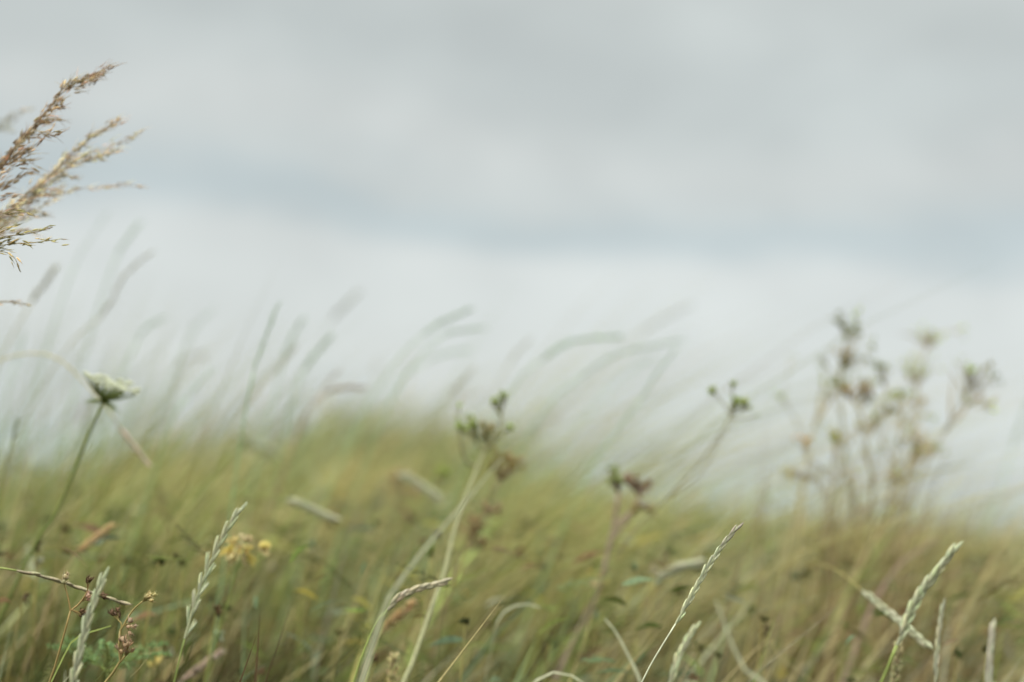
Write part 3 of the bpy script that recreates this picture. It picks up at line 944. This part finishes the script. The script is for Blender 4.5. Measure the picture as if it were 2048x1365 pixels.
DBROWN = np.array([.10, .065, .045])
BUDG = np.array([.19, .23, .07])
bud_plant('wildflower', 'withered stem with orange stalk and dark shrivelled buds in front of the nodding ear',
          [[(85, 1420), (105, 1350), (125, 1280), (141, 1222)], [(141, 1222), (158, 1208), (172, 1188), (178, 1168)], [(141, 1222), (136, 1195), (129, 1170)]],
          [(178, 1163, 2, 5, 0, 174, 1178), (132, 1158, 3, 7, 0, 129, 1170, np.array([.3, .26, .2])), (160, 1226, 3, 6, -.01, 143, 1220), (172, 1198, 2, 4, 0, 164, 1203, np.array([.33, .22, .2])), (200, 1190, 2, 6, .01, 172, 1190)],
          1.06, np.array([.31, .23, .09]), DBROWN, rad=.0010, size=.006)
bud_plant('wildflower', 'crooked withered stem with curled brown flower heads beside the silvery ear',
          [[(180, 1430), (212, 1365), (240, 1325), (236, 1280), (240, 1262)], [(240, 1262), (250, 1250), (258, 1248)], [(243, 1258), (265, 1222), (285, 1203)], [(240, 1270), (243, 1250), (236, 1240)], [(240, 1325), (252, 1310), (258, 1300)]],
          [(258, 1252, 4, 6, 0, 250, 1250, np.array([.26, .2, .16])), (300, 1194, 3, 7, 0, 285, 1203, np.array([.30, .26, .16])), (232, 1228, 3, 5, 0, 237, 1242), (256, 1300, 6, 9, 0, 252, 1312, np.array([.24, .17, .13])), (247, 1285, 3, 5, 0, 242, 1320, np.array([.3, .22, .18]))],
          1.03, np.array([.32, .26, .10]), DBROWN, rad=.0011, size=.006)
bud_plant('wildflower', 'branching wildflower with small green buds alone against the white sky',
          [[(1180, 1210), (1260, 1075), (1330, 1000), (1400, 925), (1435, 875), (1462, 832)], [(1462, 832), (1445, 805), (1432, 790)], [(1462, 832), (1468, 805), (1464, 778)], [(1462, 832), (1485, 822), (1498, 812)], [(1455, 840), (1490, 838), (1512, 832)], [(1330, 1000), (1400, 950), (1440, 880), (1470, 840)]],
          [(1428, 784, 2, 4, 0, 1434, 795), (1464, 772, 2, 4, 0, 1464, 782), (1469, 808, 6, 9, 0, 1463, 830), (1492, 812, 5, 9, 0, 1480, 825), (1513, 830, 1, 2, 0, 1505, 834)],
          1.45, np.array([.24, .22, .11]), BUDG, rad=.0011, size=.0072)
bud_plant('wildflower', 'tall bud stem with a thick pale stalk splitting at the middle of the meadow',
          [[(790, 1420, 1.16), (825, 1325, 1.20), (860, 1225, 1.25), (890, 1140, 1.30), (912, 1050, 1.36), (945, 960, 1.42), (968, 905, 1.46)], [(968, 905), (955, 885), (945, 862)], [(968, 905), (985, 880), (1000, 850), (1003, 818)], [(955, 935), (930, 915), (915, 830)], [(975, 900), (1000, 870), (1020, 860)]],
          [(944, 856, 7, 13, 0, 955, 885), (992, 808, 3, 6, 0, 1000, 830), (1009, 798, 3, 5, 0, 1003, 822), (919, 817, 1, 3, 0, 917, 830), (976, 862, 6, 12, 0, 975, 893, np.array([.22, .18, .08])), (1018, 858, 2, 6, 0, 1005, 868)],
          1.46, np.array([.235, .235, .115]), BUDG * 1.1, rad=.0026, size=.0085)
bud_plant('wildflower', 'rusty brown seed heads clustered just behind the tall bud stem',
          [[(860, 1330), (900, 1180), (930, 1100), (960, 1040), (1000, 960)], [(930, 1100), (945, 1075), (955, 1050)], [(960, 1040), (985, 1015), (1000, 1000)]],
          [(1012, 930, 10, 18, 0, 1000, 965, np.array([.17, .14, .06])), (1030, 925, 5, 12, .02, 1005, 960, np.array([.22, .16, .09])), (945, 1055, 8, 12, 0, 945, 1085, np.array([.23, .17, .11])), (985, 1018, 5, 10, 0, 975, 1030, np.array([.30, .23, .18])), (960, 1090, 4, 10, 0, 935, 1100, np.array([.18, .13, .08]))],
          1.5, np.array([.30, .22, .12]), np.array([.24, .15, .08]), rad=.0014, size=.0085)
bud_plant('wildflower', 'dusty pink stem with a green and a reddish head left of the lone buds',
          [[(1100, 1390), (1150, 1280), (1195, 1180), (1222, 1080), (1238, 985)], [(1222, 1080), (1262, 1030), (1282, 985)], [(1230, 1050), (1262, 1025), (1270, 1018)]],
          [(1232, 962, 9, 13, 0, 1237, 985, BUDG * .85), (1262, 966, 6, 10, 0, 1278, 990, np.array([.19, .13, .10])), (1284, 974, 5, 9, 0, 1280, 992, np.array([.17, .12, .08])), (1270, 1022, 4, 8, 0, 1262, 1028, np.array([.22, .18, .09])), (1296, 1018, 3, 8, 0, 1272, 1005, np.array([.24, .2, .1]))],
          1.5, np.array([.33, .26, .19]), BUDG, rad=.0032, size=.008)
bud_plant('wildflower', 'dark green knotted heads low between pale blades left of the tall bud stem',
          [[(780, 1250), (800, 1130), (860, 1010), (880, 960)], [(800, 1130), (790, 1040), (795, 985)]],
          [(885, 945, 7, 12, 0, 880, 962, BUDG), (796, 960, 6, 12, 0, 795, 985, np.array([.28, .19, .13])), (818, 985, 4, 10, 0, 796, 1000, np.array([.3, .22, .17]))],
          1.8, np.array([.30, .25, .15]), BUDG, rad=.0014, size=.009)
# the big loose umbel plant standing out over the crest
UG = 'bare umbel stems over the crest'
bud_plant('umbel_plant', 'tallest of the bare umbel stems with a forked top against the sky',
          [[(1700, 1130), (1705, 1010), (1690, 900), (1680, 760), (1690, 690), (1692, 655)], [(1690, 690), (1708, 668), (1716, 640)], [(1682, 745), (1700, 720), (1690, 700)], [(1682, 770), (1660, 740), (1642, 725)]],
          [(1676, 640, 5, 10, 0, 1690, 660), (1712, 635, 3, 11, 0, 1712, 655, BUDG * 1.6), (1696, 660, 5, 11, 0, 1692, 680), (1692, 712, 6, 9, 0, 1684, 740, np.array([.22, .17, .08])), (1643, 720, 2, 6, 0, 1655, 735), (1720, 718, 2, 8, 0, 1690, 735)],
          1.75, np.array([.30, .28, .13]), np.array([.15, .17, .07]), rad=.0016, size=.0072, group=UG)
bud_plant('umbel_plant', 'umbel stem with a flat brown seed cluster below the forked top',
          [[(1740, 1140), (1745, 1000), (1735, 900), (1722, 830), (1718, 805)], [(1722, 830), (1705, 800), (1696, 790)], [(1730, 860), (1760, 810), (1775, 775)], [(1735, 880), (1765, 830), (1775, 820)]],
          [(1698, 786, 7, 9, 0, 1705, 802, np.array([.30, .21, .08])), (1728, 780, 9, 12, 0, 1720, 806, np.array([.23, .16, .09])), (1737, 800, 3, 6, 0, 1722, 812, np.array([.10, .09, .05])), (1765, 735, 5, 11, 0, 1768, 775), (1778, 822, 5, 8, 0, 1770, 835, np.array([.18, .17, .08])), (1668, 765, 3, 10, 0, 1700, 795)],
          1.7, np.array([.34, .30, .14]), np.array([.16, .18, .07]), rad=.0016, size=.0072, group=UG)
bud_plant('umbel_plant', 'faint umbel stem with pale blurred tips right of the forked one',
          [[(1790, 1110), (1800, 1000), (1825, 900), (1832, 800), (1838, 740)], [(1838, 740), (1852, 700), (1860, 675)], [(1834, 780), (1815, 750), (1808, 740)], [(1836, 760), (1850, 755), (1852, 752)]],
          [(1860, 668, 5, 14, 0, 1856, 695, BUDG * 1.7), (1884, 672, 2, 8, 0, 1860, 695, BUDG * 1.9), (1820, 738, 5, 12, 0, 1820, 755, BUDG * 1.7), (1846, 752, 3, 7, 0, 1838, 765, BUDG * 1.6), (1848, 905, 8, 15, 0, 1825, 930, np.array([.31, .22, .11])), (1840, 880, 6, 12, 0, 1825, 905, np.array([.36, .27, .12]))],
          2.0, np.array([.40, .33, .18]), BUDG * 1.4, rad=.0022, size=.0072, group=UG)
bud_plant('umbel_plant', 'leaning umbel stem, rightmost of all, with a dense dark head',
          [[(1800, 1130), (1840, 960), (1885, 870), (1925, 805), (1940, 775)], [(1885, 870), (1930, 820), (1950, 785)], [(1930, 800), (1955, 815), (1985, 812)]],
          [(1940, 752, 4, 13, 0, 1930, 790, np.array([.16, .15, .07])), (1966, 742, 4, 13, 0, 1940, 780, np.array([.19, .18, .06])), (1990, 750, 3, 10, .01, 1945, 785, np.array([.12, .14, .06])), (1938, 735, 3, 9, 0, 1938, 765, BUDG * 1.3), (1985, 812, 2, 9, 0, 1965, 813, BUDG * 1.8)],
          1.7, np.array([.30, .26, .15]), BUDG, rad=.0013, size=.0068, group=UG)
bud_plant('umbel_plant', 'short umbel stem with yellow green knots at the foot of the group',
          [[(1660, 1160), (1655, 1050), (1665, 950), (1668, 890)], [(1668, 890), (1700, 870), (1770, 852), (1830, 845)], [(1655, 1000), (1620, 940), (1608, 900)], [(1668, 900), (1690, 950), (1720, 1020)]],
          [(1666, 872, 5, 8, 0, 1668, 890, np.array([.24, .22, .05])), (1678, 885, 3, 6, 0, 1669, 895, np.array([.2, .17, .05])), (1605, 880, 5, 12, 0, 1610, 905, np.array([.36, .26, .13])), (1585, 950, 5, 10, 0, 1630, 960, np.array([.26, .22, .08])), (1805, 880, 3, 7, 0, 1800, 900, np.array([.26, .22, .09])), (1718, 855, 3, 8, 0, 1720, 866, np.array([.3, .26, .1]))],
          1.65, np.array([.34, .27, .15]), BUDG, rad=.0011, size=.0068, group=UG)

bud_plant('umbel_plant', 'thin umbel stem on the near side of the group with tiny faint green tips', [[(1590, 1140), (1600, 1010), (1620, 900), (1640, 800), (1648, 752)], [(1620, 900), (1590, 840), (1565, 800)], [(1632, 840), (1660, 800), (1680, 780)]],
          [(1645, 738, 2, 9, 0, 1648, 755, BUDG * 1.3), (1558, 790, 3, 10, 0, 1568, 805, BUDG * 1.4), (1682, 768, 4, 10, 0, 1678, 785)], 1.85, np.array([.34, .31, .15]), BUDG, rad=.0013, size=.007, group=UG)
bud_plant('umbel_plant', 'bushy umbel stem with straw side twigs between the flat cluster and the leaning one', [[(1760, 1140), (1775, 1020), (1790, 930), (1800, 870), (1808, 800)], [(1790, 930), (1760, 880), (1750, 850)], [(1780, 990), (1830, 930), (1868, 905)], [(1800, 870), (1822, 830), (1835, 815)]],
          [(1810, 790, 4, 12, 0, 1808, 810, BUDG * 1.2), (1748, 842, 4, 10, 0, 1752, 860), (1872, 900, 3, 10, 0, 1860, 910), (1838, 806, 4, 10, 0, 1832, 820, np.array([.26, .2, .1])), (1790, 945, 5, 14, 0, 1788, 965, np.array([.28, .2, .1]))], 1.8, np.array([.38, .32, .15]), BUDG, rad=.0017, size=.0075, group=UG)


# white umbel seen from the side
def white_umbel():
    d = 1.3
    path, base = path3([(60, 1110, d), (95, 1060, d), (135, 975, d), (165, 900, d), (190, 840, d), (206, 806, d)])
    t = thing('wild_carrot', 'white flat topped umbel flower tilted on a green stem', 'wildflower', base)
    m = MB()
    m.tube(spline(path, 44), 0.0024, .0014, GREEN * 1.1, 8)
    m.build('stem', STEM, t, base)
    hub = P(208, 802, d)
    c = P(222, 768, d)
    nrm = norm(norm(P(234, 735, d) - c) - .09 * F)
    a = norm(P(276, 792, d) - P(165, 752, d))
    a = norm(a - (a @ nrm) * nrm)
    b = np.cross(nrm, a)
    rad = .5 * np.linalg.norm(P(278, 793, d) - P(166, 752, d))
    head = MB()
    rays = MB()
    for k in range(34):
        rr = rad * math.sqrt((k + .5) / 34) * RNG.uniform(.85, 1.12)
        th = k * 2.39996 + RNG.normal(0, .12)
        o_ = (math.cos(th) * a + math.sin(th) * b) * rr
        e_ = c + o_ + nrm * (.0010 * (1 - (rr / rad) ** 2) + RNG.normal(0, .0016))
        rays.tube(spline([hub, hub * .5 + e_ * .5 + o_ * .12 - nrm * .001, e_ - nrm * .003], 5), .0005, .0004, jit(GREEN * 1.1, .2), 4)
        for q in range(16):
            r2 = .0034 * math.sqrt((q + .5) / 16)
            t2 = q * 2.4 + k
            p = e_ + (math.cos(t2) * a + math.sin(t2) * b) * r2 + nrm * RNG.normal(0, .0006)
            for s_ in range(5):
                f_ = math.cos(s_ * 1.2566 + q) * a + math.sin(s_ * 1.2566 + q) * b
                g_ = norm(f_ + nrm * .5)
                head.ribbon(spline([p, p + g_ * .0013], 3), .0012, jit((.68, .70, .54), .1), wdir=np.cross(nrm, f_), taper=(.5, 1, .5))
            head.spindle(p - nrm * .001, p + nrm * .0006, .0007, jit((.5, .52, .3), .1), 4)
    rb = rays.build('flower_head', STEM, t, base)
    head.build('florets', PETAL, rb, base).location = (0, 0, 0)
    br = MB()
    for k in range(11):
        th = k * .571
        o_ = math.cos(th) * a + math.sin(th) * b
        for q in (-.35, 0, .35):
            e_ = norm(rot_about(o_, nrm, q) - nrm * .25)
            br.ribbon(spline([hub, hub + e_ * .010, hub + e_ * .018 - nrm * .003], 6), .0009, jit(GREEN * 1.7, .2), wdir=nrm)
        br.tube(spline([hub - nrm * .002, c + o_ * rad * .5 - nrm * .005], 4), .0009, .0006, jit(GREEN * 1.1, .2), 4)
    br.build('bracts', LEAF, t, base)


white_umbel()
grass_stalk('grass_stalk', 'arched straw stalk with its pale ear hanging down behind the white umbel',
            [(-240, 1000, 1.46), (-120, 800, 1.46), (0, 722, 1.46), (75, 707, 1.46), (120, 720, 1.46), (165, 762, 1.46), (212, 812, 1.46), (235, 850, 1.46), (262, 885, 1.46), (291, 922, 1.46)],
            7, 'couch', np.array([.72, .62, .48]), stem_col=np.array([.50, .43, .2]), n=12, sl=.015, sw=.0055, spread=.14, tw=.6)


# yellow flower glimpsed through the stalks
def yellow_flower(label, px, py, d, size, n=9):
    c = P(px, py, d)
    base = np.array([c[0] - .05, c[1] + .02, 0])
    base[2] = float(ground_z(base[0], base[1]))
    t = thing('yellow_flower', label, 'wildflower', base, 'small yellow flowers in the grass')
    m = MB()
    m.tube(spline([base, base * .4 + c * .6 + np.array([-.01, 0, .02]), c], 14), .0012, .0009, GREEN * 1.1, 6)
    m.build('stem', STEM, t, base)
    m = MB()
    for k in range(n):
        o_ = norm(RNG.normal(0, 1, 3))
        p = c + o_ * size * .5 * np.array([1.2, .8, .7])
        for q in range(4):
            e_ = norm(o_ + RNG.normal(0, .5, 3) + np.array([0, -.3, .3]))
            m.ribbon(spline([p, p + e_ * size * .28, p + e_ * size * .42 + np.array([0, 0, -.1 * size])], 5), size * .3, jit([(.66, .54, .18), (.70, .60, .30), (.55, .46, .26)][k % 3], .12), wdir=norm(RNG.normal(0, 1, 3)), taper=(.35, 1, .4))
    m.build('flower_head', PETAL, t, base)


yellow_flower('washed out yellow flower behind the slender ear', 488, 1094, 1.28, .024, 11)
yellow_flower('dull yellow flower low between the bud stem and slender ear', 296, 1312, 1.35, .016, 6)
yellow_flower('yellow tinged flower spike beside the dusty pink stem', 1195, 1158, 1.5, .016, 6)

# ---- blurred ears against the sky
SOFT = np.array([.31, .45, .22])
SOFT2 = np.array([.40, .38, .20])
TANC = np.array([.38, .28, .14])
sky_ears = [
    ('tallest blurred ear at the far end, under the green drooping panicle tips', [(40, 900), (95, 690), (148, 535), (185, 470), (217, 424)], 2, 2.0, SOFT, .007),
    ('short blurred ear leaning beside the tallest one', [(120, 900), (190, 640), (233, 515), (258, 475), (280, 446)], 2, 2.0, SOFT, .008),
    ('knobbly olive ear drooping over like a bent arm', [(40, 860), (140, 690), (195, 640), (225, 600), (250, 550), (302, 505)], 2, 1.7, SOFT2, .008),
    ('stout soft ear leaning at the very edge over the arched stalk', [(-60, 860), (10, 700), (65, 602), (88, 570), (112, 534)], 2, 1.75, SOFT2, .009),
    ('small bent ear above the white umbel', [(200, 900), (250, 740), (272, 688), (290, 658), (328, 636)], 2, 1.9, SOFT, .009),
    ('faint grey ear right of the small bent one', [(290, 900), (340, 760), (368, 700), (390, 655), (425, 618)], 2, 2.3, SOFT, .011),
    ('clear narrow ear standing straight over the mound', [(470, 960), (490, 830), (510, 735), (530, 680), (556, 610)], 2, 1.45, SOFT * .95, .0055),
    ('blurred ear close behind the clear narrow one', [(520, 900), (550, 790), (570, 712), (585, 675), (608, 636)], 2, 1.95, SOFT, .009),
    ('slim ear slanting low beside the clear narrow one', [(440, 900), (500, 800), (540, 752), (565, 725), (592, 692)], 2, 1.8, SOFT2, .008),
    ('long soft ear with curved neck over the mound', [(560, 920), (585, 800), (605, 745), (630, 710), (662, 672)], 2, 1.9, SOFT, .010),
    ('very faint ear higher up over the mound', [(570, 820), (630, 700), (668, 635), (690, 612), (718, 585)], 2, 2.6, PALE * .8, .011),
    ('tan hooked ear bent sideways on top of the mound', [(600, 860), (632, 805), (650, 788), (680, 776), (728, 776)], 2, 1.75, TANC, .008),
    ('tan upright ear beside the hooked one', [(590, 880), (620, 815), (640, 790), (655, 765), (678, 742)], 2, 1.75, TANC, .007),
    ('green ear lying in the wind, upper one of a pair', [(700, 880), (780, 740), (850, 667), (890, 642), (940, 618)], 2, 1.85, SOFT, .010),
    ('green ear lying in the wind, lower one of a pair', [(740, 900), (820, 740), (885, 672), (920, 662), (968, 656)], 2, 1.85, SOFT, .010),
    ('faint long ear streaming under the windblown pair', [(720, 860), (800, 760), (850, 725), (890, 708), (938, 700)], 2, 2.2, SOFT, .009),
    ('curved thick ear nodding sideways at middle height', [(920, 960), (1030, 770), (1080, 724), (1140, 685), (1240, 674)], 2, 1.9, SOFT, .011),
    ('longest nodding ear, curved just under the curved thick one', [(1000, 980), (1090, 820), (1160, 755), (1240, 708), (1366, 680)], 2, 1.9, SOFT, .012),
    ('ghostly pale ear floating above the longest nodding ear', [(1060, 900), (1190, 740), (1278, 668), (1325, 640), (1385, 608)], 2, 2.7, PALE * .75, .012),
    ('straight green ear slanting below the longest nodding ear', [(1160, 980), (1235, 860), (1280, 800), (1315, 745), (1352, 700)], 2, 1.75, SOFT, .010),
    ('wide faint ear left of the straight green one', [(1090, 960), (1170, 840), (1215, 780), (1260, 740), (1310, 712)], 2, 2.4, SOFT, .013),
    ('olive ear rising through the haze above the tall bud stem', [(930, 900), (985, 790), (1015, 735), (1035, 705), (1060, 680)], 2, 2.1, SOFT2, .009),
    ('olive ear leaning just left of the tall bud heads', [(820, 920), (870, 830), (895, 795), (915, 772), (948, 735)], 2, 1.9, SOFT2, .009),
    ('dim round brown ear tip among the grey stalks', [(300, 900), (335, 780), (345, 750), (370, 720), (412, 708)], 2, 2.9, SOFT2, .016),
    ('thin green ear right of the white umbel', [(330, 880), (362, 810), (378, 795), (395, 770), (425, 740)], 2, 1.7, SOFT, .005),
    ('short stubby green ear at the edge left of the umbel stem', [(5, 960), (18, 910), (22, 890), (28, 865), (36, 842)], 2, 1.4, GREEN * 1.2, .006),
    ('fuzzy tan ear leaning on the slope left of the pink stem', [(1090, 1020), (1200, 960), (1255, 930), (1285, 910), (1320, 890)], 2, 2.0, SOFT2, .012),
    ('feathery olive ear leaning right beside the lone bud stem', [(1300, 1040), (1420, 960), (1490, 925), (1530, 905), (1590, 880)], 2, 2.1, SOFT2, .009),
    ('pale feathery ear streaming right below the bare umbels', [(1640, 1090), (1780, 1000), (1850, 960), (1890, 940), (1935, 925)], 2, 2.0, PALE * .75, .010),
    ('grey blurred ear at the outer edge beyond the leaning umbel', [(1960, 1100), (2005, 960), (2025, 900), (2040, 850), (2060, 800)], 2, 2.4, SOFT, .014),
    ('grey green stalk ear near the edge over the arched stalk bend', [(0, 900), (20, 760), (32, 730), (40, 700), (47, 668)], 2, 2.0, SOFT, .008),
]
for lab, pts, ef, d, c, wd in sky_ears:
    grass_stalk('grass_stalk', lab, [(a, b, d) for a, b in pts], ef, 'spike', c, stem_col=c * .95, wd=wd * RNG.uniform(.32, .56), n=int(RNG.uniform(28, 75)), rough=RNG.uniform(.7, 1.3), awn=.006, group=GRP_EAR, stem_r=.0011)


# feathery herb low at the edge
def feathery_herb(label, px, py, d, n=5):
    c = P(px, py, d)
    base = np.array([c[0], c[1], float(ground_z(c[0], c[1]))])
    t = thing('feathery_herb', label, 'herb', base)
    m = MB()
    m.tube(spline([base, base * .5 + c * .5 + np.array([.008, 0, 0]), c], 14), .0014, .0009, GREEN, 6)
    m.build('stem', STEM, t, base)
    for k in range(n):
        m = MB()
        d_ = norm(np.array([math.cos(k * 2.4), .5 * math.sin(k * 2.4), .35]))
        ln = .055
        sp = spline([c, c + d_ * ln * .5 + np.array([0, 0, .006]), c + d_ * ln], 20)
        m.tube(sp, .0006, .0003, GREEN * 1.5, 4)
        sd_ = norm(np.cross(d_, [.1, .4, 1]))
        up = np.cross(sd_, d_)
        for q in range(3, 19):
            for s_ in (-1, 1):
                e_ = norm(d_ * .6 + s_ * sd_ + up * RNG.uniform(-.6, .6))
                l2 = .013 * (1.1 - q / 20)
                tip = sp[q] + e_ * l2
                m.tube(np.array([sp[q], tip]), .0004, .0003, jit(GREEN * 1.6, .2), 3)
                for u_ in range(5):
                    e2 = norm(e_ + RNG.normal(0, .6, 3))
                    b = sp[q] + e_ * l2 * (.3 + .17 * u_)
                    m.ribbon(spline([b, b + e2 * .004], 3), .0011, jit(np.array([.24, .36, .15]), .2), wdir=up)
        m.build('leaf', LEAF, t, base)


feathery_herb('bright feathery green herb in the bottom corner behind the silvery ear', 215, 1345, 1.2)
